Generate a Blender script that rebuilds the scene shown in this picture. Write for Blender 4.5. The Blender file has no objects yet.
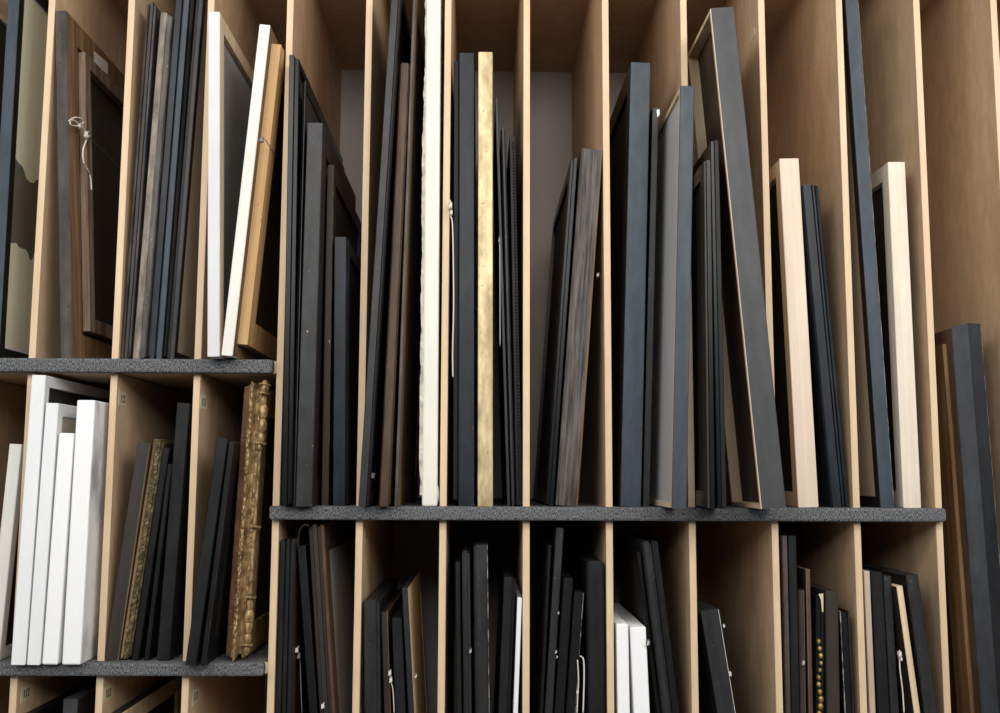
import bpy, bmesh, math, random
from mathutils import Vector, Matrix
SC = bpy.context.scene
COL = SC.collection
random.seed(7)

# ------------------------------------------------------------------ camera, world, lights, exposure
F_PX, YAW, PITCH, ROLL, CAM_D, EYE = 1035.65, 0.01743, 0.11519, 0.004086, 1.8866, 1.5
cyw, syw, cpt, spt = math.cos(YAW), math.sin(YAW), math.cos(PITCH), math.sin(PITCH)
FW = Vector((syw*cpt, cyw*cpt, spt)); R0 = Vector((cyw, -syw, 0)); U0 = R0.cross(FW)
RT = R0*math.cos(ROLL) + U0*math.sin(ROLL); UP = -R0*math.sin(ROLL) + U0*math.cos(ROLL)
CAMP = Vector((0, -CAM_D, EYE))
cam = bpy.data.cameras.new('camera'); camo = bpy.data.objects.new('camera', cam); COL.objects.link(camo)
cam.sensor_width = 36; cam.lens = 36*F_PX/1000; cam.clip_start = .05
camo.matrix_world = Matrix(((RT.x, UP.x, -FW.x, CAMP.x), (RT.y, UP.y, -FW.y, CAMP.y), (RT.z, UP.z, -FW.z, CAMP.z), (0, 0, 0, 1)))
SC.camera = camo
SC.view_settings.view_transform = 'Standard'; SC.view_settings.look = 'None'
SC.view_settings.gamma = 1; SC.view_settings.use_curve_mapping = False
SC.view_settings.exposure = 0.13
w = bpy.data.worlds.new('room_light'); SC.world = w; w.use_nodes = True
bg = w.node_tree.nodes['Background']; bg.inputs[0].default_value = (1, .88, .76, 1); bg.inputs[1].default_value = .03
def area(name, loc, target, sx, sy, power, color):
    l = bpy.data.lights.new(name, 'AREA'); l.shape = 'RECTANGLE'; l.size = sx; l.size_y = sy; l.energy = power; l.color = color
    o = bpy.data.objects.new(name, l); COL.objects.link(o); o.location = loc
    o.rotation_euler = (Vector(target)-Vector(loc)).to_track_quat('-Z', 'Y').to_euler(); return o
area('overhead_fill', (-.75, -1.5, 2.75), (-.45, 0, 1.9), 1.0, .45, 12, (1, .96, .9))  # unseen area light, added so brightness falls off down the rack
area('overhead_fill', (.95, -1.5, 2.75), (.65, 0, 1.9), 1.0, .45, 14, (1, .96, .9))  # added unseen area light, same falloff on the right half
area('daylight_fill', (-1.1, -3.3, 2.75), (-.1, .3, 1.8), 1.0, .9, 23, (1, .985, .96))  # unseen area light added in front to brighten the divider faces
area('daylight_fill', (.2, -3.4, 2.75), (.2, .5, 1.9), .9, .9, 27, (1, .985, .96))  # added behind the camera to carry light to the back panel
area('daylight_fill', (1.45, -3.3, 2.75), (.2, .3, 1.8), 1.0, .9, 23, (1, .985, .96))  # added frontal area light for divider faces, right of the camera
area('daylight_fill', (-2.7, -2.2, 2.5), (.2, 0, 1.9), 1.5, 1.2, 20, (.88, .94, 1))
area('daylight_fill', (2.8, -2.2, 2.5), (-.1, 0, 1.9), 1.5, 1.2, 24, (.88, .94, 1))

def ray(px, py): return (FW + RT*((px-500)/F_PX) - UP*((py-356.5)/F_PX)).normalized()
def at(px, py, Y):
    d = ray(px, py); return CAMP + d*((Y+CAM_D)/d.y)

# ------------------------------------------------------------------ materials
def mat(name, c1, c2=None, rough=.5, scale=(30, 30, 3), metal=0, bump=.05, fleck=None, fleck_amt=.0, contrast=(.35, .65), spec=.28, noise=4.0, fscale=90, blotch=0):
    if name in bpy.data.materials: return bpy.data.materials[name]
    m = bpy.data.materials.new(name); m.use_nodes = True; nt = m.node_tree; N = nt.nodes; Lk = nt.links
    b = N['Principled BSDF']; b.inputs['Roughness'].default_value = rough; b.inputs['Metallic'].default_value = metal
    b.inputs['Specular IOR Level'].default_value = spec
    tc = N.new('ShaderNodeTexCoord'); mp = N.new('ShaderNodeMapping'); mp.inputs['Scale'].default_value = scale
    oi = N.new('ShaderNodeObjectInfo'); Lk.new(oi.outputs['Location'], mp.inputs['Location'])
    Lk.new(tc.outputs['Object'], mp.inputs['Vector'])
    n = N.new('ShaderNodeTexNoise'); n.inputs['Detail'].default_value = noise; n.inputs['Roughness'].default_value = .6; n.inputs['Scale'].default_value = 1
    Lk.new(mp.outputs[0], n.inputs['Vector'])
    r = N.new('ShaderNodeValToRGB'); r.color_ramp.elements[0].position = contrast[0]; r.color_ramp.elements[1].position = contrast[1]
    r.color_ramp.elements[0].color = (*c1, 1); r.color_ramp.elements[1].color = (*(c2 or c1), 1)
    Lk.new(n.outputs['Fac'], r.inputs[0]); col = r.outputs[0]
    if fleck:
        n2 = N.new('ShaderNodeTexNoise'); n2.inputs['Scale'].default_value = fscale; n2.inputs['Detail'].default_value = 3
        Lk.new(tc.outputs['Object'], n2.inputs['Vector'])
        r2 = N.new('ShaderNodeValToRGB'); r2.color_ramp.elements[0].position = .74-fleck_amt; r2.color_ramp.elements[1].position = .78-fleck_amt
        Lk.new(n2.outputs['Fac'], r2.inputs[0])
        mx = N.new('ShaderNodeMixRGB'); Lk.new(r2.outputs[0], mx.inputs[0]); Lk.new(col, mx.inputs[1]); mx.inputs[2].default_value = (*fleck, 1); col = mx.outputs[0]
    if blotch:
        n4 = N.new('ShaderNodeTexNoise'); n4.inputs['Scale'].default_value = 1; n4.inputs['Detail'].default_value = 5; n4.inputs['Roughness'].default_value = .65
        m4 = N.new('ShaderNodeMapping'); m4.inputs['Scale'].default_value = (38, 38, 17); Lk.new(tc.outputs['Object'], m4.inputs['Vector']); Lk.new(oi.outputs['Location'], m4.inputs['Location'])
        Lk.new(m4.outputs[0], n4.inputs['Vector'])
        r4 = N.new('ShaderNodeValToRGB'); lo, hi = 1-blotch, 1+blotch
        r4.color_ramp.elements[0].position = .36; r4.color_ramp.elements[1].position = .66
        r4.color_ramp.elements[0].color = (lo/hi,)*3+(1,); r4.color_ramp.elements[1].color = (1, 1, 1, 1)
        Lk.new(n4.outputs['Fac'], r4.inputs[0])
        mm = N.new('ShaderNodeMixRGB'); mm.blend_type = 'MULTIPLY'; mm.inputs[0].default_value = 1; Lk.new(col, mm.inputs[1]); Lk.new(r4.outputs[0], mm.inputs[2]); col = mm.outputs[0]
    Lk.new(col, b.inputs['Base Color'])
    if bump:
        bp = N.new('ShaderNodeBump'); bp.inputs['Strength'].default_value = bump; bp.inputs['Distance'].default_value = .004
        Lk.new(n.outputs['Fac'], bp.inputs['Height']); Lk.new(bp.outputs[0], b.inputs['Normal'])
    return m
G_ = (22, 22, 2.2)
M = {
 'ply': mat('birch_plywood', (.54, .36, .215), (.66, .47, .305), .55, (4, 7, 2.2), bump=.02, contrast=(.3, .7), blotch=.1, fleck=(.36, .22, .12), fleck_amt=.0, fscale=11),
 'plyedge': mat('birch_edge_band', (.575, .415, .26), (.65, .49, .325), .5, (60, 60, 3), bump=.02, blotch=.05),
 'felt': mat('grey_felt', (.018, .019, .021), (.21, .215, .225), .95, (800, 500, 220), bump=.5, contrast=(.36, .66), spec=.1, noise=2),
 'back': mat('grey_backboard', (.50, .445, .405), (.53, .47, .43), .7, (4, 4, 4), bump=0),
 'black': mat('black_paint', (.007, .007, .0075), (.014, .0135, .0135), .45, G_, spec=.17, fleck=(.11, .10, .09), fleck_amt=.01, blotch=.3),
 'gloss': mat('black_lacquer', (.004, .005, .006), (.009, .010, .012), .3, G_, spec=.2, blotch=.3),
 'charcoal': mat('charcoal_paint', (.019, .019, .0205), (.036, .036, .038), .45, G_, fleck=(.13, .125, .12), fleck_amt=.045, blotch=.35, fscale=120),
 'blueblack': mat('blue_black_stain', (.008, .0125, .0175), (.019, .027, .036), .42, (26, 26, 5), fleck=(.10, .12, .14), fleck_amt=.01, spec=.22, blotch=.35),
 'softblack': mat('soft_black_stain', (.008, .0085, .0095), (.016, .017, .0185), .45, (26, 26, 5), fleck=(.10, .10, .10), fleck_amt=.01, spec=.22, blotch=.3),
 'slate': mat('slate_grey_stain', (.030, .043, .057), (.048, .064, .082), .5, (18, 18, 3), blotch=.22, fleck=(.02, .025, .03), fleck_amt=.03),
 'ironblue': mat('iron_blue_stain', (.020, .024, .028), (.036, .042, .048), .5, (18, 18, 3), blotch=.25),
 'grey': mat('graphite_paint', (.040, .042, .045), (.056, .058, .061), .5, (14, 14, 3), blotch=.18),
 'pewter': mat('worn_pewter_finish', (.035, .035, .038), (.12, .105, .095), .45, (60, 60, 8), fleck=(.24, .17, .1), fleck_amt=.05, blotch=.3),
 'tan': mat('worn_silver_leaf', (.11, .092, .068), (.30, .255, .195), .45, (90, 90, 14), fleck=(.3, .2, .09), fleck_amt=.05, blotch=.3),
 'brownblack': mat('brown_black_stain', (.022, .016, .013), (.038, .028, .023), .5, G_, fleck=(.1, .06, .04), fleck_amt=.02),
 'brown': mat('dark_brown_wood', (.06, .034, .02), (.125, .075, .045), .5, (40, 40, 3), blotch=.3),
 'redbrown': mat('red_brown_wood', (.07, .033, .02), (.15, .075, .045), .5, (50, 50, 3), fleck=(.2, .13, .09), fleck_amt=.05, blotch=.3),
 'greybrown': mat('weathered_grey_brown', (.036, .029, .027), (.085, .069, .062), .6, (40, 40, 4), fleck=(.015, .012, .01), fleck_amt=.05, blotch=.25),
 'oldwood': mat('bare_old_wood', (.10, .055, .026), (.24, .14, .065), .65, (60, 60, 4), fleck=(.04, .025, .015), fleck_amt=.03),
 'oldgrey': mat('aged_stretcher_wood', (.085, .053, .036), (.25, .18, .13), .65, (60, 60, 4), fleck=(.04, .025, .02), fleck_amt=.03),
 'pine': mat('pine_stretcher', (.40, .23, .095), (.55, .35, .165), .6, (60, 60, 3), fleck=(.2, .1, .04), fleck_amt=.03),
 'palepine': mat('pale_pine', (.56, .42, .27), (.68, .53, .36), .6, (60, 60, 3)),
 'ash': mat('raw_ash', (.60, .475, .37), (.70, .58, .47), .55, (70, 70, 3), bump=.03),
 'maple': mat('raw_maple', (.60, .515, .41), (.70, .62, .51), .55, (90, 90, 3), bump=.03, blotch=.05),
 'white': mat('white_paint', (.66, .67, .68), (.72, .725, .73), .45, (10, 10, 3), bump=.01),
 'canvas': mat('primed_white_canvas', (.74, .745, .75), (.80, .80, .80), .75, (500, 500, 500), bump=.1),
 'cream': mat('cream_canvas', (.63, .615, .545), (.70, .685, .62), .8, (25, 25, 6), bump=.03, fleck=(.45, .4, .3), fleck_amt=.0),
 'fray': mat('frayed_grey_canvas', (.30, .285, .25), (.60, .575, .51), .9, (60, 60, 30), bump=.1),
 'softwhite': mat('soft_white_paint', (.50, .505, .51), (.56, .565, .57), .5, (10, 10, 3), bump=.01),
 'offwhite': mat('off_white_paint', (.58, .565, .52), (.66, .645, .595), .5, (12, 12, 3), bump=.01),
 'backgrey': mat('grey_backing', (.29, .28, .27), (.34, .33, .32), .6, (5, 5, 2), bump=0),
 'backpale': mat('pale_backing', (.46, .455, .45), (.52, .515, .51), .35, (5, 5, 2), bump=0),
 'backdark': mat('dark_backing', (.025, .022, .02), (.035, .03, .027), .7, (8, 8, 3), bump=0),
 'beige': mat('beige_backing_board', (.40, .34, .26), (.47, .41, .32), .75, (9, 9, 3), bump=0),
 'kraft': mat('kraft_backing_paper', (.36, .28, .21), (.44, .35, .27), .7, (9, 9, 3), bump=.02),
 'browncanvas': mat('brown_canvas_back', (.055, .035, .022), (.10, .066, .042), .8, (10, 10, 6), bump=.03),
 'oak': mat('weathered_dark_oak', (.022, .018, .016), (.125, .105, .097), .6, (150, 150, 7), bump=.35, contrast=(.38, .62), blotch=.15),
 'goldleaf': mat('worn_gold_leaf', (.30, .215, .095), (.62, .50, .29), .42, (40, 40, 16), metal=.3, fleck=(.2, .13, .05), fleck_amt=.05, bump=.08, contrast=(.28, .6), blotch=.2),
 'goldgreen': mat('tarnished_gold', (.075, .06, .03), (.20, .16, .078), .45, (110, 110, 60), metal=.3, bump=.3, contrast=(.42, .66), blotch=.3),
 'gold': mat('old_gilding', (.15, .085, .035), (.54, .37, .17), .42, (110, 110, 60), metal=.3, bump=.3, contrast=(.34, .66), blotch=.3),
 'bole': mat('red_bole', (.10, .04, .022), (.19, .09, .05), .55, (60, 60, 20), blotch=.3),
 'beadgold': mat('bright_gilding', (.30, .19, .05), (.68, .47, .15), .35, (80, 80, 80), metal=.5, blotch=.4),
 'cord': mat('white_cord', (.58, .54, .48), None, .8, (1, 1, 1), bump=0),
 'wire': mat('steel_wire', (.3, .3, .3), None, .4, (1, 1, 1), bump=0, metal=.6),
 'darkcable': mat('black_rubber', (.012, .012, .012), None, .4, (1, 1, 1), bump=0),
 'paper': mat('yellowed_paper', (.52, .44, .29), (.58, .5, .34), .8, (30, 30, 30), bump=0),
 'palepaper': mat('white_label_paper', (.62, .6, .56), None, .8, (30, 30, 30), bump=0),
 'ink': mat('dark_ink', (.08, .065, .045), None, .8, (1, 1, 1), bump=0),
 'plaster': mat('white_plaster', (.72, .71, .69), (.75, .74, .72), .9, (2, 2, 2), bump=0),
 'floor': mat('grey_concrete', (.25, .245, .24), (.31, .3, .29), .6, (2, 2, 2), bump=.02),
 'edgewear': mat('worn_pale_edge', (.03, .028, .025), (.42, .38, .33), .6, (60, 60, 45), contrast=(.4, .6)),
}
def painted(name, base, blob, z0, z1, soft, base2=None):
    """a canvas painting: pale ground with one dark brushed shape"""
    m = bpy.data.materials.new(name); m.use_nodes = True; nt = m.node_tree; N = nt.nodes; Lk = nt.links
    b = N['Principled BSDF']; b.inputs['Roughness'].default_value = .6
    tc = N.new('ShaderNodeTexCoord'); sp = N.new('ShaderNodeSeparateXYZ'); Lk.new(tc.outputs['Object'], sp.inputs[0])
    n = N.new('ShaderNodeTexNoise'); n.inputs['Scale'].default_value = 14; n.inputs['Detail'].default_value = 2; Lk.new(tc.outputs['Object'], n.inputs['Vector'])
    a = N.new('ShaderNodeMath'); a.operation = 'MULTIPLY_ADD'; Lk.new(n.outputs['Fac'], a.inputs[0]); a.inputs[1].default_value = soft; Lk.new(sp.outputs['Z'], a.inputs[2])
    g = N.new('ShaderNodeMath'); g.operation = 'GREATER_THAN'; Lk.new(a.outputs[0], g.inputs[0]); g.inputs[1].default_value = z0
    l = N.new('ShaderNodeMath'); l.operation = 'LESS_THAN'; Lk.new(a.outputs[0], l.inputs[0]); l.inputs[1].default_value = z1
    k = N.new('ShaderNodeMath'); k.operation = 'MULTIPLY'; Lk.new(g.outputs[0], k.inputs[0]); Lk.new(l.outputs[0], k.inputs[1])
    mp = N.new('ShaderNodeMapping'); mp.inputs['Scale'].default_value = (1, 40, 2.5); Lk.new(tc.outputs['Object'], mp.inputs[0])
    n3 = N.new('ShaderNodeTexNoise'); n3.inputs['Scale'].default_value = 1; Lk.new(mp.outputs[0], n3.inputs['Vector'])
    m0 = N.new('ShaderNodeMixRGB'); Lk.new(n3.outputs['Fac'], m0.inputs[0]); m0.inputs[1].default_value = (*base, 1); m0.inputs[2].default_value = (*(base2 or base), 1)
    mx = N.new('ShaderNodeMixRGB'); Lk.new(k.outputs[0], mx.inputs[0]); Lk.new(m0.outputs[0], mx.inputs[1]); mx.inputs[2].default_value = (*blob, 1)
    Lk.new(mx.outputs[0], b.inputs['Base Color']); return m
M['painting'] = painted('sage_painting', (.80, .78, .60), (.13, .12, .09), .275, .425, .10, (.62, .61, .45))
M['smudge'] = mat('smudged_white_canvas', (.38, .37, .36), (.80, .80, .80), .75, (9, 9, 5), bump=.03, contrast=(.36, .5))

# ------------------------------------------------------------------ mesh helpers
def link(name, bm, mats, parent=None, loc=None, smooth=False):
    me = bpy.data.meshes.new(name)
    bmesh.ops.recalc_face_normals(bm, faces=bm.faces)
    bm.to_mesh(me); bm.free()
    for m in (mats if isinstance(mats, (list, tuple)) else [mats]): me.materials.append(M[m])
    if smooth: me.polygons.foreach_set('use_smooth', [True]*len(me.polygons))
    o = bpy.data.objects.new(name, me); COL.objects.link(o)
    if parent: o.parent = parent
    if loc: o.location = loc
    return o
def box(bm, x0, x1, y0, y1, z0, z1, bev=0, mi=0):
    vs = [bm.verts.new((x, y, z)) for x in (x0, x1) for y in (y0, y1) for z in (z0, z1)]
    fs = [bm.faces.new([vs[i] for i in q]) for q in ((0, 1, 3, 2), (4, 6, 7, 5), (0, 4, 5, 1), (2, 3, 7, 6), (0, 2, 6, 4), (1, 5, 7, 3))]
    for f in fs: f.material_index = mi
    if bev:
        es = list({e for f in fs for e in f.edges})
        r = bmesh.ops.bevel(bm, geom=es, offset=bev, segments=2, profile=.5, affect='EDGES')
        for f in r['faces']: f.material_index = mi
    return fs
def ring(bm, prof, L, H, segmat, n=1, disp=None, off=0):
    """sweep a moulding profile [(x, inward w)] round a rectangle L (y) by H (z), mitred corners"""
    P = len(prof); loops = []
    cs = [lambda w: (w, w), lambda w: (w, H-w), lambda w: (L-w, H-w), lambda w: (L-w, w)]
    for c in range(4):
        m_ = n if c in (0, 2) else max(1, n//2)
        for k in range(m_):
            f = k/m_; vs = []
            for i, (x, wd) in enumerate(prof):
                dw = disp(i, c, f) if disp else 0
                a = cs[c](wd+off+dw); b = cs[(c+1) % 4](wd+off+dw)
                vs.append(bm.verts.new((x, a[0]+(b[0]-a[0])*f, a[1]+(b[1]-a[1])*f)))
            loops.append(vs)
    for j in range(len(loops)):
        A, B = loops[j], loops[(j+1) % len(loops)]
        for i in range(P):
            f = bm.faces.new((A[i], A[(i+1) % P], B[(i+1) % P], B[i])); f.material_index = segmat[i]
def tube(bm, pts, r, seg=6):
    pts = [Vector(p) for p in pts]; loops = []
    for i, p in enumerate(pts):
        d = (pts[min(i+1, len(pts)-1)]-pts[max(i-1, 0)]).normalized()
        a = d.orthogonal().normalized(); b = d.cross(a)
        loops.append([bm.verts.new(p+(a*math.cos(t)+b*math.sin(t))*r) for t in [2*math.pi*k/seg for k in range(seg)]])
    for A, B in zip(loops, loops[1:]):
        for k in range(seg): bm.faces.new((A[k], A[(k+1) % seg], B[(k+1) % seg], B[k]))
    bm.faces.new(loops[0]); bm.faces.new(loops[-1][::-1])
def ball(bm, c, rx, ry, rz, seg=8):
    r = bmesh.ops.create_uvsphere(bm, u_segments=seg, v_segments=max(4, seg-2), radius=1)
    for v in r['verts']: v.co = Vector((v.co.x*rx, v.co.y*ry, v.co.z*rz))+Vector(c)
def smoothpath(pts, n=6):
    pts = [Vector(p) for p in pts]
    if len(pts) < 3: return pts
    out = []
    for i in range(len(pts)-1):
        p0, p1, p2, p3 = pts[max(i-1, 0)], pts[i], pts[i+1], pts[min(i+2, len(pts)-1)]
        for k in range(n):
            t = k/n
            out.append(.5*((2*p1)+(p2-p0)*t+(2*p0-5*p1+4*p2-p3)*t*t+(3*p1-p0-3*p2+p3)*t**3))
    return out+[pts[-1]]

# ------------------------------------------------------------------ the room
BACK = .66
ZTOP = at(550, 72, BACK).z
def struct(name, b, m):
    bm = bmesh.new(); box(bm, *b); o = link(name, bm, m); o['kind'] = 'structure'; return o
struct('floor', (-4, 4, -5, 1.2, -.1, 0), 'floor')
struct('wall_back', (-4, 4, BACK+.03, BACK+.15, 0, 3.3), 'plaster')
struct('ceiling', (-4, 4, -5, BACK+.15, 3.3, 3.4), 'plaster')

# ------------------------------------------------------------------ the rack
X0, PIT, TH = -.8249, .15, .0125
def DX(i): return X0+PIT*i
Z1T, Z1B, Z2T, Z2B, ZMT, ZMB = 1.7085, 1.683, 1.174, 1.151, 1.446, 1.4215
Z3, ZL = .64, .90
rack = bpy.data.objects.new('storage_rack', None); COL.objects.link(rack); rack.location = (0, 0, 0)
rack['label'] = 'birch plywood storage rack of narrow upright bays with grey felt shelf edges'; rack['category'] = 'rack'
def divider(i, z0, z1, name='divider', y0=0):
    bm = bmesh.new(); x = DX(i)
    fs = box(bm, x, x+TH, y0, BACK, z0, z1)
    bmesh.ops.bevel(bm, geom=[e for e in bm.edges if abs(e.verts[0].co.y-y0) < 1e-5 and abs(e.verts[1].co.y-y0) < 1e-5 and abs(e.verts[0].co.z-e.verts[1].co.z) > .1], offset=.0007, segments=1, affect='EDGES')
    bm.normal_update()
    for f in bm.faces: f.material_index = 1 if abs(f.normal.y) > .5 and f.calc_center_median().y < .1 else 0
    return link(name, bm, ['ply', 'plyedge'], rack)
def shelf(xa, xb, zt, zb, ea, eb):
    bm = bmesh.new(); box(bm, xa, xb, .0, BACK, zb+.002, zt-.002)
    s = link('shelf', bm, 'ply', rack)
    bm = bmesh.new(); box(bm, xa, xb, .0, BACK, zt-.002, zt)
    link('felt_lining', bm, 'felt', s)
    bm = bmesh.new(); box(bm, ea, eb, -.02, 0, zb, zt, .0045)
    link('felt_edge_strip', bm, 'felt', s)
dv = {}
for i in (-2, -1, 0, 1, 2):
    dv[i, 1] = divider(i, Z1T, ZTOP); dv[i, 2] = divider(i, Z2T, Z1B); dv[i, 3] = divider(i, Z3, Z2B)
for i in (3, 11): dv[i, 0] = divider(i, 0, ZTOP, 'upright')
for i in range(4, 11): dv[i, 1] = divider(i, ZMT, ZTOP); dv[i, 2] = divider(i, ZL, ZMB)
for i in (12, 13, 14): dv[i, 0] = divider(i, 0 if i == 14 else ZL, ZTOP, 'upright' if i == 14 else 'divider')
divider(-3, 0, ZTOP, 'upright')
XR = DX(14)
shelf(DX(-3)+TH, DX(3), Z1T, Z1B, DX(-3)+TH, DX(3)-.0035)
shelf(DX(-3)+TH, DX(3), Z2T, Z2B, DX(-3)+TH, DX(3)-.0035)
shelf(DX(-3)+TH, DX(3), Z3, Z3-.024, DX(-3)+TH, DX(3)-.0035)
shelf(DX(3)+TH, DX(11), ZMT, ZMB, DX(3)-.002, DX(11)+TH-.001)
shelf(DX(3)+TH, DX(11), ZL, ZL-.024, DX(3)-.002, DX(11)+TH+.004)
shelf(DX(11)+TH, DX(14), ZL, ZL-.024, DX(11)+TH+.006, DX(14))
bm = bmesh.new(); box(bm, DX(-3), XR+TH, 0, BACK+.012, ZTOP, ZTOP+.02); link('top_panel', bm, 'ply', rack)
bm = bmesh.new(); box(bm, DX(-3), XR+TH, BACK, BACK+.012, 0, ZTOP); link('back_panel', bm, 'back', rack)
def tag(d, px, py, side, i, m='paper', wd=.042, ht=.027):
    X = DX(i)+(TH if side > 0 else 0); r = ray(px, py); p = CAMP+r*((X-CAMP.x)/r.x)
    e = side*.0006
    bm = bmesh.new(); box(bm, min(X, X+e), max(X, X+e), p.y-wd/2, p.y+wd/2, p.z-ht/2, p.z+ht/2)
    t = link('paper_tag', bm, m, d)
    bm = bmesh.new(); xa, xb = sorted((X+e, X+e*1.7))
    def q(a, b, c, d_): box(bm, xa, xb, p.y+a*wd, p.y+b*wd, p.z+c*ht, p.z+d_*ht)
    q(-.24, -.16, -.25, .25); q(-.02, .05, -.25, .25); q(.2, .27, -.25, .25); q(.05, .2, .18, .25); q(.05, .2, -.25, -.18)
    link('tag_print', bm, 'ink', t)
tag(dv[1, 2], 122.5, 399, 1, 1); tag(dv[2, 2], 203.5, 402, 1, 2)
tag(dv[0, 3], 26, 693, 1, 0); tag(dv[1, 3], 108, 693, 1, 1); tag(dv[2, 3], 195.5, 696, 1, 2)
tag(dv[4, 2], 366, 535, 1, 4)
X = DX(9); r_ = ray(752.5, 35.5); p_ = CAMP+r_*((X-CAMP.x)/r_.x)
bm = bmesh.new(); box(bm, X-.0006, X, p_.y-.018, p_.y+.018, p_.z-.009, p_.z+.009); link('paper_tag', bm, 'paper', dv[9, 1])

# ------------------------------------------------------------------ pictures
BOX = 'box'
def frame(label, yt, tl, tr, yb, bl, br, zs, m, L=.5, Y0=0.0, W=.04, outer=None, bands=None, sl=None, sr=None, side=None,
          panel='backdark', inset=.007, group='', kind='picture_frame', cat='picture frame', ptag='backing_board', st=None, n=1, disp=None, block=False, facem=None, sub=None):
    a = (at(tl, yt, Y0)+at(tr, yt, Y0))/2; b = (at(bl, yb, Y0)+at(br, yb, Y0))/2
    k = (a.z-zs)/(a.z-b.z); b = a+(b-a)*k
    th = math.atan2(a.x-b.x, a.z-zs)
    T = ((at(tr, yt, Y0)-at(tl, yt, Y0)).x + (at(br, yb, Y0)-at(bl, yb, Y0)).x)/2*math.cos(th)*.978
    lift = abs(math.sin(th))*T/2
    H = (a.z-zs-lift)/math.cos(th)
    root = bpy.data.objects.new(kind, None); COL.objects.link(root)
    root.location = (b.x+math.sin(th)*lift, Y0, zs+lift); root.rotation_euler = (0, th, 0)
    root['label'] = label; root['category'] = cat; root['group'] = group
    if side is None: side = 1 if (tl+bl)/2 < 470 else -1
    sl = sl or m; sr = sr or m
    mats = [m]
    def mi(x):
        if x not in mats: mats.append(x)
        return mats.index(x)
    c = min(.0012, T*.15)
    if outer is None: ol = [(0, c), (c/T, 0), (1-c/T, 0), (1, c)]
    else: ol = [(0, outer[0][1]+c), (c/T, outer[0][1])]+list(outer[1:-1])+[(1-c/T, outer[-1][1]), (1, outer[-1][1]+c)]
    prof = [(-T/2+t*T, wd) for t, wd in ol]+[(T/2, W), (-T/2, W)]
    sm = []
    for i in range(len(ol)-1):
        t = (ol[i][0]+ol[i+1][0])/2; x = 0
        if bands:
            for e, bm_ in bands:
                if t <= e: x = mi(bm_); break
        sm.append(x)
    sm += [mi(sr), mi(sr if side > 0 else sl), mi(sl)]
    bm = bmesh.new()
    if block:   # a stretched canvas: one wrapped block, hollow behind
        box(bm, -T/2, T/2, 0, L, 0, H, min(.003, T*.2))
        fm = mi(facem) if facem else 0
        bm.normal_update()
        for f in bm.faces: f.material_index = fm if f.normal.x*side > .9 else 0
        ob = link('wrapped_canvas', bm, mats, root)
    else:
        ring(bm, prof, L, H, sm, n, disp)
        ob = link('moulding', bm, mats, root)
        px = side*(T/2-min(inset, T*.45))
        bm = bmesh.new(); ex = min(.004, T*.3)
        xs = sorted((px, px-side*ex)); e = W-.001
        box(bm, xs[0], xs[1], e, L-e, e, H-e)
        link(ptag, bm, panel, root)
    if st:      # an inner stretcher frame standing proud of the back: (material, offset, bar width, protrusion)
        bm = bmesh.new(); sx = side*T/2; x0, x1 = sorted((sx-side*.002, sx+side*st[3]))
        ring(bm, [(x0, 0), (x1, 0), (x1, st[2]), (x0, st[2])], L, H, [0]*4, off=st[1])
        s_ = link('stretcher_bars', bm, st[0], root)
        if st[3] > .008:
            bm = bmesh.new(); e = st[1]+st[2]-.001; xs = sorted((sx, sx-side*.003)); box(bm, xs[0], xs[1], e, L-e, e, H-e)
    bpy.context.view_layer.update()
    root_m = Matrix.Translation(root.location) @ Matrix.Rotation(th, 4, 'Y')
    return dict(o=root, T=T, H=H, L=L, th=th, m=root_m, mi=root_m.inverted(), side=side, body=ob if not False else None)
def on_side(f, px, py, off=.001):
    p = f['mi'] @ CAMP; d = f['mi'].to_3x3() @ ray(px, py); X = f['side']*(f['T']/2+off)
    return p+d*((X-p.x)/d.x)
def on_front(f, px, py, off=.002):
    p = f['mi'] @ CAMP; d = f['mi'].to_3x3() @ ray(px, py)
    return p+d*((-off-p.y)/d.y)
def knot(bm, p, r):
    pts = []
    for k in range(26):
        a = k*1.25; q = Vector((math.sin(a*1.7)*.5, math.cos(a), math.sin(a)*(1+.3*math.sin(k))))*r
        pts.append(Vector(p)+q)
    tube(bm, pts, r*.33, 5)
def cord(f, pts, r=.0011, knots=(), m='cord', front=False, name='hanging_cord', off=.003):
    fn = on_front if front else on_side
    bm = bmesh.new()
    if pts: tube(bm, smoothpath([fn(f, x, y, off) for x, y in pts]), r)
    for x, y, kr in knots: knot(bm, fn(f, x, y, off+kr*.4), kr)
    return link(name, bm, m, f['o'], smooth=True)
def slab(f, name, pxs, m, off=.0005, th=.0008, front=False):
    """a flat piece lying on the visible side (or front edge) of a picture, outlined by photo points"""
    fn = on_front if front else on_side
    bm = bmesh.new(); A = [bm.verts.new(fn(f, x, y, off)) for x, y in pxs]; B = [bm.verts.new(fn(f, x, y, off+th)) for x, y in pxs]
    bm.faces.new(A); bm.faces.new(B[::-1]); n = len(A)
    for i in range(n): bm.faces.new((A[i], A[(i+1) % n], B[(i+1) % n], B[i]))
    return link(name, bm, m, f['o'])

def steps(*a): return list(a)
GUL, GLL, GL3, GCU, GCL, GR = ('pictures on the upper left shelf', 'pictures on the lower left shelf', 'pictures in the bottom left bays',
    'pictures in the tall centre bays', 'pictures in the lower centre bays', 'pictures in the right hand bay')
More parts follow.
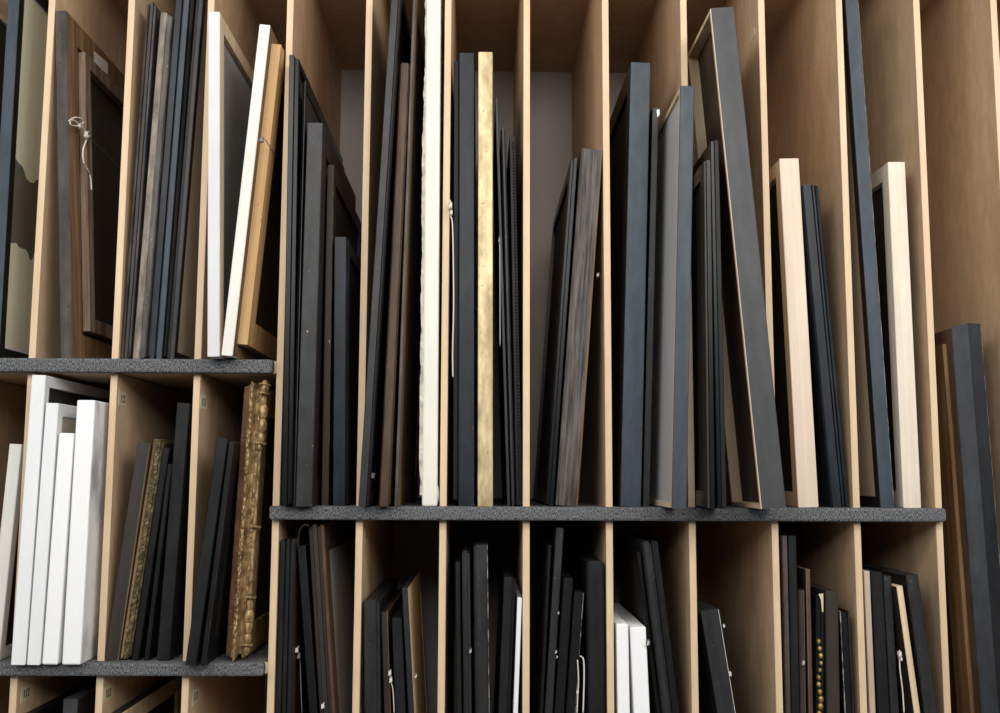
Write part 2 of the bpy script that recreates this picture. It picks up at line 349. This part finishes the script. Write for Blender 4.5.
# ---- upper left shelf
frame('black frame with pale top rail, cut off at the left photo edge', 5, -14, -7, 357, -34, -27, Z1T, 'black', .5, sr='palepine', W=.012, group=GUL)
f1 = frame('tall blue-black frame in the leftmost upper bay holding a sage green painting', -30, 9.3, 21.1, 357, -13.2, -1.2, Z1T, 'slate', .55, W=.022, sr='gloss', panel='painting', inset=.006, ptag='painting', group=GUL)
bm = bmesh.new(); x = f1['T']/2-.0055
ring(bm, [(x-.002, 0), (x, 0), (x, .008), (x-.002, .008)], f1['L'], f1['H'], [0]*4, off=.0205); link('white_slip', bm, 'white', f1['o'])
f3 = frame('weathered grey-brown old frame leaning left, its back showing bare wood and a knotted white string', 10.7, 54.6, 66.8, 356, 60.3, 72.5, Z1T, 'greybrown', .58, W=.05,
      sr='oldwood', panel='brownblack', inset=.004, ptag='canvas_back', st=('oldgrey', .058, .026, .012), group=GUL)
slab(f3, 'paper_label', [(94, 51), (108, 63), (108, 75), (94, 63)], 'palepaper', .0005)
cord(f3, [(69, 121), (75, 117.5), (82, 119), (83, 123), (76, 126), (70, 124), (73, 120), (83, 128), (87, 137), (83, 150), (84, 163), (90, 175), (91.5, 190)], .0015, [(80, 126, .004), (87, 135, .006)], off=.014)
cord(f3, [(87, 135), (105, 152), (120, 168)], .0005, m='wire', name='hanging_wire', off=.013)
frame('worn grey-brown ridged frame, first against the divider in the second upper bay', 2, 146.5, 155.5, 353, 120.5, 129.5, Z1T, 'pewter', .5,
      outer=steps((0, .004), (.25, .002), (.32, .007), (.45, .007), (.5, 0), (.78, 0), (.8, .005), (1, .005)), bands=[(.48, 'pewter'), (.8, 'brownblack'), (1, 'pewter')], group=GUL)
frame('worn silver and tan leaf frame standing between two dark ridged frames', 12.6, 160.3, 171, 357, 130.5, 145, Z1T, 'tan', .5,
      outer=steps((0, .003), (.12, 0), (.6, 0), (.66, .003), (1, .005)), bands=[(.14, 'brownblack'), (.64, 'tan'), (1, 'pewter')], group=GUL)
frame('wide blue-black frame with three ridges leaning right in the second upper bay', -25, 176, 195, 357, 146, 165.5, Z1T, 'blueblack', .5,
      outer=steps((0, .008), (.15, .008), (.18, .001), (.4, .001), (.43, .007), (.5, .007), (.54, 0), (.8, 0), (.86, .006), (1, .009)), bands=[(.5, 'blueblack'), (.82, 'slate'), (1, 'black')], group=GUL)
f7 = frame('black frame with a beige backing board, right of the ridged blue-black frame', -40, 198, 207, 357, 166.5, 174, Z1T, 'black', .5, W=.016, panel='beige', inset=.003,
      outer=steps((0, .004), (.4, .004), (.5, 0), (1, 0)), bands=[(.45, 'black'), (1, 'charcoal')], group=GUL)
frame('upright white frame with a grey backing, beside a white canvas frame leaning right', 11.8, 208, 220, 357, 207, 219.7, Z1T, 'softwhite', .5, -.055, W=.03, sr='palepine', inset=.012, panel='backgrey', group=GUL)
f10 = frame('white frame leaning right with honey coloured pine stretcher bars on its back', 24.7, 259, 270.7, 355, 221.3, 232.5, Z1T+.0015, 'offwhite', .5, -.055, W=.045, sr='oldwood', panel='browncanvas', inset=.004,
      st=('pine', .025, .045, .018), ptag='canvas_back', group=GUL)
cord(f10, [(257, 141), (262, 138), (267, 142), (271, 149), (277, 156)], .0008, [(262, 140, .004)], m='wire', name='hanging_wire', off=.02)
# ---- tall centre bays
frame('tall black lacquered frame against the left upright of the first tall bay', 54.7, 288.6, 299.5, 503, 282, 291, ZMT, 'gloss', .62, -.045, W=.02, outer=steps((0, 0), (.5, 0), (.6, .004), (1, .006)), panel='backdark', group=GCU)
frame('thin glossy black frame between the lacquered frame and the worn charcoal frame', 80.7, 302.6, 306.2, 503, 292.2, 294.4, ZMT, 'gloss', .55, -.045, W=.015, outer=steps((0, .002), (.3, 0), (.5, .003), (.7, 0), (1, 0)), bands=[(.5, 'gloss'), (1, 'charcoal')], group=GCU)
f12 = frame('wide worn charcoal frame with chipped edges in the first tall bay', 122.8, 307.3, 323, 505, 295, 312.5, ZMT, 'charcoal', .5, -.045, W=.05, sr='brownblack', panel='browncanvas', group=GCU)
slab(f12, 'paint_chip', [(307, 330), (308.2, 331), (307.6, 333), (306.4, 332)], 'edgewear', front=True)
f13 = frame('dark brown frame with a thin gold sight edge, behind the short blue-black frame', 165, 328.3, 333, 502, 320, 329.5, ZMT, 'brownblack', .45, .012, W=.03, bands=[(.82, 'brownblack'), (1, 'goldgreen')], group=GCU)
slab(f13, 'paint_chip', [(328.8, 340), (330.2, 340), (330, 343), (329, 343)], 'edgewear', front=True)
frame('short blue-black frame with a plain flat edge, rightmost in the first tall bay', 237, 334.8, 348, 505, 332, 348, ZMT, 'blueblack', .5, W=.03, outer=steps((0, .0), (.82, 0), (.9, .002), (1, .004)), group=GCU)
f16 = frame('tall black frame leaning right across the second tall bay, reaching above the photo', -20, 391.5, 402.5, 506, 358.8, 367.8, ZMT, 'black', .6, -.085, W=.03, outer=steps((0, 0), (.72, 0), (.8, .003), (1, .004)), bands=[(.75, 'charcoal'), (1, 'black')], panel='backdark', group=GCU)
slab(f16, 'paint_chip', [(371, 473), (375, 473), (374.5, 478), (371.5, 478)], 'edgewear', front=False)
frame('brown wooden frame with a rounded top corner in the second tall bay', 63, 399.8, 410.2, 507, 378.5, 389.2, ZMT, 'brown', .42, -.04, W=.045, sr='oldwood', outer=steps((0, .002), (.15, 0), (.85, 0), (1, .003)), panel='browncanvas', inset=.002, group=GCU)
frame('thin brown frame with a grey front edge, left of the torn cream canvas', -20, 413.4, 416.4, 507, 394.3, 397.3, ZMT, 'pewter', .55, -.04, W=.05, sr='oldwood', sl='brownblack', panel='oldwood', inset=.002, group=GCU)
f19 = frame('tall cream canvas with a ragged torn left edge in the second tall bay', -20, 426, 441.3, 506, 422, 437, ZMT, 'cream', .45, -.012, block=True, kind='stretched_canvas', cat='canvas', group=GCU)
bm = bmesh.new(); rr = random.Random(3); prev = None; T = f19['T']; H = f19['H']; N_ = 150; wv = .005
for k in range(N_+1):
    z = .02+(H-.03)*k/N_; wv = max(.0012, min(.0058, wv+rr.uniform(-.0013, .0013)))
    x = -T/2-wv; yy = .002+rr.uniform(-.0008, .0008)
    row = [bm.verts.new((-T/2+.002, .001, z)), bm.verts.new((x, yy, z)), bm.verts.new((x, yy+.0025, z)), bm.verts.new((-T/2+.002, .006, z))]
    if prev:
        for j in range(4): bm.faces.new((prev[j], prev[(j+1) % 4], row[(j+1) % 4], row[j]))
    else: bm.faces.new(row)
    prev = row
bm.faces.new(prev[::-1]); link('frayed_canvas_edge', bm, 'fray', f19['o'])
bm = bmesh.new(); ball(bm, (T/2-.002, .02, .021), .005, .018, .018, 12); link('canvas_fold', bm, 'cream', f19['o'], smooth=True)
f20 = frame('broad blue-black frame with a stepped left edge, left of the gold frame', 52.8, 453, 475, 508, 453, 474, ZMT, 'blueblack', .5, W=.05, outer=steps((0, .012), (.2, .012), (.24, .006), (.3, 0), (1, 0)), bands=[(.26, 'black'), (1, 'blueblack')], group=GCU)
cord(f20, [(449.8, 200), (451.5, 206), (450.6, 216), (452.6, 228), (453.6, 300), (452.6, 350), (452.9, 377)], .0013, [(450.6, 206, .0052), (451.3, 213, .004)], front=True, off=.009)
f21 = frame('worn gold leaf frame standing upright in the third tall bay', 52, 478, 493, 508, 477.5, 493, ZMT, 'goldleaf', .5, W=.04, sl='brownblack', sr='brownblack', group=GCU)
f22 = frame('thinnest black frame with a grey front line, leaning on the gold frame', 98, 495.0, 498.2, 506, 507.4, 510.2, ZMT, 'black', .45, W=.02, bands=[(.5, 'charcoal'), (1, 'black')], group=GCU)
cord(f22, [(499, 237), (499.8, 250), (500, 320), (500, 346)], .0009, [(499.5, 241, .0028)], front=True, off=.004, m='wire', name='hanging_wire')
frame('black frame with a rounded ridge, between the thinnest black frame and the beaded one', 128, 500.2, 505.8, 506, 511.2, 514.8, ZMT, 'black', .45, W=.03, outer=steps((0, .003), (.3, 0), (.7, 0), (1, .003)), bands=[(.4, 'black'), (1, 'charcoal')], group=GCU)
f24 = frame('black frame with a beaded edge, last before the empty grey bay', 135, 508.7, 516, 506, 516.7, 521.8, ZMT, 'black', .45, W=.03, outer=steps((0, .003), (.4, .003), (1, .003)), group=GCU)
bm = bmesh.new()
for k in range(110): ball(bm, (f24['T']*.15, .0018, f24['H']*(.02+.96*k/109)), f24['T']*.2, .002, .0024, 6)
link('beaded_edge', bm, 'black', f24['o'], smooth=True)
f25 = frame('weathered grey oak frame leaning right alone against the fourth bay divider', 149, 580.5, 603.2, 507.6, 555.3, 577.8, ZMT, 'oak', .48, W=.05, sl='black', sr='brown', panel='backdark', outer=steps((0, 0), (.93, 0), (1, .001)), bands=[(.93, 'oak'), (1, 'oldwood')], group=GCU)  # left side is coloured black to stand for the shadow on it
cord(f25, [], .001, [(598, 275, .0035)], front=True, m='wire', name='wire_loop', off=.001)
frame('flat black frame hidden in the shade behind the weathered oak frame', 158, 570.5, 578, 507, 546, 553.5, ZMT, 'gloss', .48, .004, W=.03, outer=steps((0, .004), (.4, .004), (.5, 0), (1, 0)), group=GCU)
f27 = frame('broad blue-black frame with scuffs, first in the fifth tall bay', 62.6, 630, 651, 507, 619.8, 641, ZMT, 'slate', .5, W=.045, bands=[(.04, 'black'), (1, 'slate')], sl='black', group=GCU)
f28 = frame('narrow black frame with a white spot, right of the broad scuffed blue-black frame', 108, 652, 659, 502, 642.5, 649.5, ZMT, 'black', .5, .01, W=.03, bands=[(.2, 'black'), (1, 'charcoal')], group=GCU)
slab(f28, 'white_spot', [(656.6, 110), (659.4, 109), (659.6, 115), (657.2, 117)], 'white', front=True)
frame('slate frame with a pale backing on its left, overhanging the divider', 86, 680.4, 694.4, 507, 671, 687, ZMT, 'slate', .5, -.12, W=.010, sl='palepine', panel='backpale', inset=.004, group=GCU)
frame('black-brown frame with a lowered front, first in the sixth tall bay', 160, 704.2, 710.3, 503, 706.8, 716, ZMT, 'black', .4, -.1, W=.03, outer=steps((0, .002), (.3, .002), (.4, 0), (1, 0)), bands=[(.2, 'brownblack'), (1, 'gloss')], sl='gloss', group=GCU)
frame('black frame with a lighter ridge, directly left of the big leaning graphite frame', 140, 710.5, 718.8, 506, 717.5, 727, ZMT, 'black', .4, -.1, W=.03, outer=steps((0, .002), (.4, .002), (.5, 0), (1, 0)), bands=[(.45, 'gloss'), (1, 'black')], sl='gloss', group=GCU)
f30 = frame('largest graphite frame, leaning left steeply over the sixth tall bay', 7.5, 710, 734.2, 507, 760.5, 786.8, ZMT, 'grey', .21, -.115, W=.008, sl='palepine', panel='browncanvas', inset=.032, bands=[(.03, 'ash'), (1, 'grey')], group=GCU)
frame('pinkish raw ash frame leaning left in the seventh tall bay', 158.5, 779, 799, 507, 798, 819, ZMT, 'ash', .5, W=.028, sl='palepine', panel='backdark', inset=.012, group=GCU)
frame('blue-black frame with fine grooves, right of the raw ash frame', 184, 801.5, 818.7, 506, 831.3, 850, ZMT, 'blueblack', .5,
      outer=steps((0, .002), (.08, 0), (.52, 0), (.55, .005), (.6, .005), (.63, .001), (.7, .001), (.73, .006), (.78, .006), (.82, .002), (1, .004)), W=.035, group=GCU)
f35 = frame('tall slate-blue frame leaning left from above the photo with a beige back', -20, 843, 857.5, 505, 880, 894.3, ZMT, 'slate', .5, W=.02, sl='black', panel='beige', inset=.004, bands=[(.05, 'black'), (.93, 'slate'), (1, 'edgewear')], group=GCU)
frame('pale raw maple frame leaning left beside the right upright', 162, 887.5, 905.3, 506, 903.3, 921.5, ZMT, 'maple', .45, W=.03, sl='maple', panel='backdark', inset=.012, group=GCU)
# ---- right hand bay
f38 = frame('big blue-black frame with two-plane front and brown wooden back at the right photo edge', 323, 952, 983, 713, 983.6, 1013.8, ZL, 'slate', .5, W=.036, sl='brown', panel='browncanvas', inset=.004,
      outer=steps((0, .008), (.5, .0), (.95, .002), (1, .005)), bands=[(.5, 'ironblue'), (.96, 'softblack'), (1, 'edgewear')], st=('oldwood', .034, .055, .007), group=GR)
# ---- lower left shelf
frame('cream narrow frame leaning right at the left photo edge, lower left shelf', 444, 9, 22, 650, -12.5, 0, Z2T, 'offwhite', .45, W=.02, panel='backdark', group=GLL)
frame('tallest white frame on the lower left shelf with a deep dark recess', 375, 32, 45.4, 665, 10, 25.6, Z2T, 'white', .45, -.04, W=.02, panel='backdark', inset=.012, group=GLL)
g3 = frame('white frame with a beige inner lip, second of the white group', 403, 46, 58.3, 665, 26.2, 40.3, Z2T, 'white', .45, -.04, W=.022, panel='beige', inset=.004, group=GLL)
frame('shortest white canvas, third of the white group on the lower left shelf', 433, 58.8, 73.5, 665, 40.8, 58, Z2T, 'canvas', .4, -.04, block=True, kind='stretched_canvas', cat='canvas', group=GLL)
frame('thick white canvas with grey smudges on its face, beside the numbered divider', 400, 77, 94.8, 665, 60.8, 81, Z2T, 'canvas', .45, -.04, block=True, facem='smudge', kind='stretched_canvas', cat='canvas', group=GLL)
frame('brown-black frame with a tan right edge, leaning right beside the tarnished gold frame', 442.6, 136.5, 151, 662, 105, 117.3, Z2T, 'brownblack', .4, bands=[(.92, 'brownblack'), (1, 'tan')], sr='oldwood', panel='browncanvas', group=GLL)
rg = random.Random(5)
g7 = frame('tarnished green-gold frame with a carved edge on the lower left shelf', 438, 154, 163, 662, 118.3, 130, Z2T, 'goldgreen', .4, outer=steps((0, .002), (.25, .002), (.3, .001), (.45, 0), (.6, .001), (.75, .002), (.8, .005), (1, .006)), bands=[(.24, 'oldwood'), (1, 'goldgreen')],
      n=90, disp=lambda i, c, f: rg.uniform(0, .0022) if 1 < i < 8 else 0, group=GLL)
frame('dark frame with a grey top corner, right of the tarnished gold frame', 448, 163.5, 169, 660, 131, 139, Z2T, 'black', .4, panel='backgrey', group=GLL)
frame('thin black frame wedged left of the tall black one, lower left shelf', 464, 168.6, 171.3, 660, 143, 149.5, Z2T, 'black', .4, W=.02, group=GLL)
frame('tall plain blue-black frame against the divider, middle bay of lower left shelf', 403, 177.3, 189.5, 662, 156, 170, Z2T, 'softblack', .4, bands=[(.9, 'softblack'), (1, 'black')], group=GLL)
frame('charcoal blue frame leaning right, first in the bay with the ornate gold frame', 438, 217.3, 228, 663, 185, 196.5, Z2T, 'softblack', .4, -.05, group=GLL)
frame('narrower black frame between the charcoal blue frame and the ornate gold frame', 441, 229.3, 234, 660, 200.6, 206.5, Z2T, 'black', .4, -.05, bands=[(.85, 'black'), (1, 'charcoal')], group=GLL)
rg2 = random.Random(9)
g13 = frame('ornate old gold frame with carved ridge and corner scrolls on the lower left shelf', 381, 243.5, 263.5, 663, 223, 245, Z2T, 'gold', .45, -.015, W=.06,
      outer=steps((0, .010), (.28, .007), (.33, .003), (.42, .001), (.5, .003), (.55, .009), (.62, .013), (.74, .012), (.8, .007), (1, .007)), bands=[(.2, 'bole'), (1, 'gold')],
      n=110, disp=lambda i, c, f: rg2.uniform(-.001, .0032) if 2 < i < 6 else rg2.uniform(0, .001), group=GLL)
bm = bmesh.new(); T, H = g13['T'], g13['H']
for k in range(60):
    z = H*(.03+.94*k/59); q = rg2.uniform(.5, 1.1); ball(bm, (-T*.08+rg2.uniform(-.0015, .0015), .0035, z+rg2.uniform(-.003, .003)), .003*q, .003, .0065*q, 6)
link('carved_ridge', bm, 'gold', g13['o'], smooth=True)
bm = bmesh.new()
for zz, s in ((H-.012, .9), (H-.035, .7), (H-.055, 1.0), (H-.08, .95), (H-.102, .8), (H-.118, .55), (.022, .7), (.04, .85), (.06, .9), (.078, 1), (.1, .8), (.118, .5), (.24, .45)):
    ball(bm, (T/2+.002*s, .004, zz), .0085*s, .012, .017*s, 10)
for zz in (H-.006, H-.022, H-.112, .03, .112, .235): tube(bm, [(T/2-.007, -.006, zz), (T/2+.004, -.007, zz+.001), (T/2+.009, 0, zz), (T/2+.009, .012, zz)], .0028, 6)
tube(bm, [(T/2+.001, .002, .1+.01*k) for k in range(int((H-.22)/.01)+1)], .0035, 6)
link('corner_scroll', bm, 'gold', g13['o'], smooth=True)
# ---- bottom left bays
frame('black frame top sloping back in the bottom left bay, left of a grey topped frame', 716, 19, 30, 800, 17, 28, Z3, 'black', .45, W=.03, group=GL3)
frame('grey topped frame standing low in the bottom left bay', 699, 63, 78, 800, 58, 73, Z3, 'grey', .3, .03, sr='brownblack', group=GL3)
frame('dark frame with a pale wooden top edge in the second bottom left bay', 717, 104, 117, 800, 102, 115, Z3, 'brownblack', .4, W=.03, bands=[(.8, 'brownblack'), (1, 'palepine')], sr='palepine', group=GL3)
# ---- lower centre bays
h1 = frame('ridged black frame beside the left upright, first lower centre bay', 539, 280, 296, 713, 276, 291, ZL, 'softblack', .45, W=.04, sr='redbrown', outer=steps((0, .002), (.3, .002), (.34, .006), (.4, .006), (.44, 0), (.62, 0), (.66, .005), (.72, .005), (.76, 0), (1, 0)), panel='browncanvas', group=GCL)
cord(h1, [(296, 650), (299, 646), (298, 654), (300, 662), (301, 690), (302, 713)], .0011, [(297, 650, .004), (299, 656, .004)])
h2 = frame('narrow black frame leaning left behind a black cable loop, first lower centre bay', 546, 297.3, 305, 713, 309, 317.5, ZL, 'black', .4, bands=[(.85, 'black'), (1, 'charcoal')], group=GCL)
cord(h2, [(298.5, 547), (298.3, 537), (301, 528), (305.5, 524.5), (309, 526)], .0016, m='darkcable', front=True, name='cable_loop', off=.006)
h3 = frame('brown ridged frame with grey paper on its back, leaning left under the felt shelf', 524.5, 307.5, 324, 713, 319.3, 335, ZL, 'brownblack', .5, W=.05, sr='brown', panel='backpale', inset=.002, outer=steps((0, .005), (.25, .003), (.3, 0), (.55, 0), (.6, .004), (.75, .004), (.8, .001), (1, .003)), bands=[(.3, 'brownblack'), (.78, 'brownblack'), (1, 'redbrown')], group=GCL)
cord(h3, [], .001, [(323, 706, .004)], front=True, off=.002)
h4 = frame('broad black frame with a top sloping back, first in the second lower centre bay', 600, 363.5, 379.5, 713, 364, 381, ZL, 'charcoal', .4, W=.04, outer=steps((0, .001), (.1, 0), (.75, 0), (.85, .003), (1, .003)), group=GCL)
h5 = frame('narrow brown frame with a knotted cord, between two black frames in second lower bay', 612, 381, 387.5, 713, 384, 391, ZL, 'brown', .4, .01, bands=[(.5, 'brownblack'), (1, 'oldwood')], group=GCL)
cord(h5, [(390, 672), (391, 682), (393, 690), (394.2, 713)], .001, [(390, 673, .004), (391, 680, .004)], front=True, off=.006)
frame('plain blue-black frame beside the pine backed frame, second lower centre bay', 618, 391.8, 401.5, 713, 395, 406, ZL, 'softblack', .4, group=GCL)
h7 = frame('slim black frame with pale pine on its back, rightmost in second lower centre bay', 588, 402, 407.5, 713, 408, 414.5, ZL, 'charcoal', .4, W=.045, sr='palepine', panel='palepine', inset=.001, group=GCL)
cord(h7, [], .001, [(416, 676, .0035)], off=.004, m='wire', name='hanging_wire')
frame('thin dark green-black frame, first in the third lower centre bay', 562, 455, 460.5, 713, 457, 462, ZL, 'softblack', .4, .01, W=.02, group=GCL)
h9 = frame('narrow charcoal frame left of the broad grey-brown one, third lower centre bay', 551, 462, 469.5, 713, 463.3, 472, ZL, 'black', .4, outer=steps((0, .002), (.4, 0), (.6, 0), (.7, .004), (1, .004)), bands=[(.65, 'charcoal'), (1, 'brownblack')], group=GCL)
cord(h9, [], .001, [(470.5, 651, .0035)], front=True, m='wire', name='wire_loop')
frame('broad grey-brown frame with a scratched edge in the third lower centre bay', 545, 473.5, 487.5, 713, 475, 490, ZL, 'greybrown', .4, outer=steps((0, .002), (.2, 0), (.85, 0), (1, .002)), bands=[(.95, 'charcoal'), (1, 'edgewear')], group=GCL)
frame('black frame leaning right onto the thin white panel, third lower centre bay', 577, 504, 516, 713, 498, 510.5, ZL, 'softblack', .4, bands=[(.72, 'softblack'), (1, 'black')], outer=steps((0, 0), (.7, 0), (.75, .004), (1, .004)), group=GCL)
frame('thin white panel leaning right against the third lower divider', 598, 517.6, 521.8, 713, 512.8, 518.3, ZL, 'white', .4, block=True, kind='stretched_canvas', cat='canvas', group=GCL)
frame('thinnest black frame, leftmost in the fourth lower centre bay', 545, 548.5, 551.5, 713, 540, 543, ZL, 'black', .4, W=.02, group=GCL)
h14 = frame('tallest dark grey frame in the fourth lower centre bay', 528, 556, 564, 713, 544.8, 552.5, ZL, 'charcoal', .4, group=GCL)
cord(h14, [], .001, [(558.5, 613, .0022), (556, 652, .0028), (557, 657, .0022)], front=True, m='wire', name='wire_loop')
frame('middle height black frame, third in the fourth lower centre bay', 578, 564, 573, 713, 554, 564.5, ZL, 'black', .4, group=GCL)
h16 = frame('short black frame with a pale worn right edge and dangling cord, fourth lower bay', 592, 574, 584.3, 713, 566, 575.5, ZL, 'black', .4, bands=[(.96, 'black'), (1, 'edgewear')], group=GCL)
cord(h16, [(580, 656), (583.5, 660), (584, 680), (583, 713)], .0014, [], front=True, off=.004)
cord(h16, [(577.5, 660), (578.5, 680), (577.5, 700), (577, 713)], .0012, [(577.5, 692, .003)], front=True, off=.004)
frame('broad blue-black frame with rounded edges, beside the short white canvases', 561, 586.3, 604.3, 713, 587, 606, ZL, 'softblack', .4, outer=steps((0, .005), (.06, .002), (.15, 0), (.85, 0), (.94, .002), (1, .005)), sl='black', group=GCL)
frame('left one of two short white canvases in the fifth lower centre bay', 624, 616, 628.7, 713, 617.7, 630, ZL, 'canvas', .35, block=True, kind='stretched_canvas', cat='canvas', group=GCL)
h19 = frame('right one of two short white canvases, with a small wire loop at its edge', 627, 630, 646, 713, 633.5, 650.5, ZL, 'canvas', .35, block=True, kind='stretched_canvas', cat='canvas', group=GCL)
cord(h19, [], .001, [(648, 643, .0042)], front=True, m='wire', name='wire_loop', off=.001)
frame('thin black frame behind the white canvases, touching the ridged leaning frame', 552, 636.8, 640.5, 713, 657, 661, ZL, 'black', .35, .02, W=.02, group=GCL)
frame('broad ridged black frame leaning left over the short white canvases', 541, 641.5, 658.6, 713, 663.4, 679.2, ZL, 'charcoal', .45, outer=steps((0, .002), (.1, 0), (.4, 0), (.45, .005), (.55, .005), (.6, .001), (1, .002)), bands=[(.5, 'charcoal'), (1, 'black')], group=GCL)
h22 = frame('lone dark frame with a white worn edge leaning left in the sixth lower centre bay', 610, 701, 718.5, 713, 716.5, 736.5, ZL, 'charcoal', .4, sl='black', bands=[(.95, 'charcoal'), (1, 'offwhite')], group=GCL)
cord(h22, [], .001, [(724, 626, .0025), (730, 674, .0035)], front=True, off=.001)
frame('thin brown wooden frame against the divider, first in the seventh lower centre bay', 536, 782, 787.3, 713, 786, 791, ZL, 'greybrown', .4, W=.03, group=GCL)
frame('tall blue-black frame right of the thin brown one, seventh lower centre bay', 536, 788, 796.5, 713, 792, 799.7, ZL, 'softblack', .4, bands=[(.8, 'softblack'), (1, 'black')], group=GCL)
h25 = frame('dull olive frame between tall blue-black frame and red-brown frame, seventh lower bay', 590, 799.3, 804.3, 713, 801, 806, ZL, 'oldgrey', .4, bands=[(.5, 'brownblack'), (1, 'oldgrey')], group=GCL)
cord(h25, [], .001, [(803, 663, .004)], front=True, m='wire', name='wire_loop')
frame('slim red-brown frame left of the gold beaded frame', 569, 805.6, 810.4, 713, 809.2, 813.2, ZL, 'redbrown', .4, sl='brownblack', bands=[(.45, 'oldgrey'), (1, 'redbrown')], group=GCL)
h27 = frame('black frame with a string of bright gold beads along its edge', 593, 817, 823.8, 713, 816.5, 824, ZL, 'black', .4, outer=steps((0, .004), (.6, .004), (.65, 0), (1, 0)), bands=[(.6, 'black'), (1, 'black')], group=GCL)
bm = bmesh.new(); rb = random.Random(2); k = 0; z = .009
while z < h27['H']-.075:
    s = rb.uniform(.7, 1.1); ball(bm, (-h27['T']*(.06+.18*math.sin(k*1.1)), .001, z), .0048*s, .005, .006*s, 8); z += .0125; k += 1
link('gold_beading', bm, 'beadgold', h27['o'], smooth=True)
slab(h27, 'gilt_corner', [(818.5, 594), (823.3, 593.5), (823.3, 612), (822, 612), (821, 600)], 'paper', front=True)
frame('broad brown-black frame right of the gold beaded frame', 591, 825, 838, 713, 826.3, 840.5, ZL, 'greybrown', .4, bands=[(.15, 'black'), (1, 'brownblack')], group=GCL)
frame('short black frame with pale worn edges, last in the seventh lower centre bay', 611, 839.7, 849.3, 713, 845, 854.3, ZL, 'black', .4, outer=steps((0, 0), (.15, 0), (.2, .003), (.8, .003), (.85, 0), (1, 0)), bands=[(.07, 'edgewear'), (.86, 'black'), (1, 'charcoal')], group=GCL)
frame('thin tan board frame against the divider, first in the eighth lower centre bay', 571, 864.5, 869.7, 713, 869.5, 876.7, ZL, 'kraft', .4, bands=[(.8, 'kraft'), (1, 'brownblack')], group=GCL)
frame('blue-black frame right of the thin tan frame, eighth lower centre bay', 572, 870.8, 882.5, 713, 878, 890, ZL, 'softblack', .4, bands=[(.7, 'softblack'), (1, 'black')], group=GCL)
h32 = frame('plain black frame left of the pale pine frame, eighth lower centre bay', 576, 883.2, 891.5, 713, 891, 899, ZL, 'charcoal', .4, group=GCL)
h33 = frame('pale pine edged frame leaning left with a knotted cord, eighth lower centre bay', 586, 896.6, 903, 713, 914, 921, ZL, 'palepine', .4, -.02, bands=[(.85, 'palepine'), (1, 'redbrown')], sl='brownblack', panel='browncanvas', group=GCL)
cord(h33, [(899.5, 656), (900, 670), (902.5, 690), (904, 713)], .0012, [(899.5, 654, .0045), (901, 659, .003)], front=True, off=.004)
frame('broad black frame leaning left against the right upright, eighth lower centre bay', 575, 906, 918, 713, 924.5, 938, ZL, 'black', .4, -.03, W=.03, bands=[(.85, 'charcoal'), (1, 'black')], group=GCL)
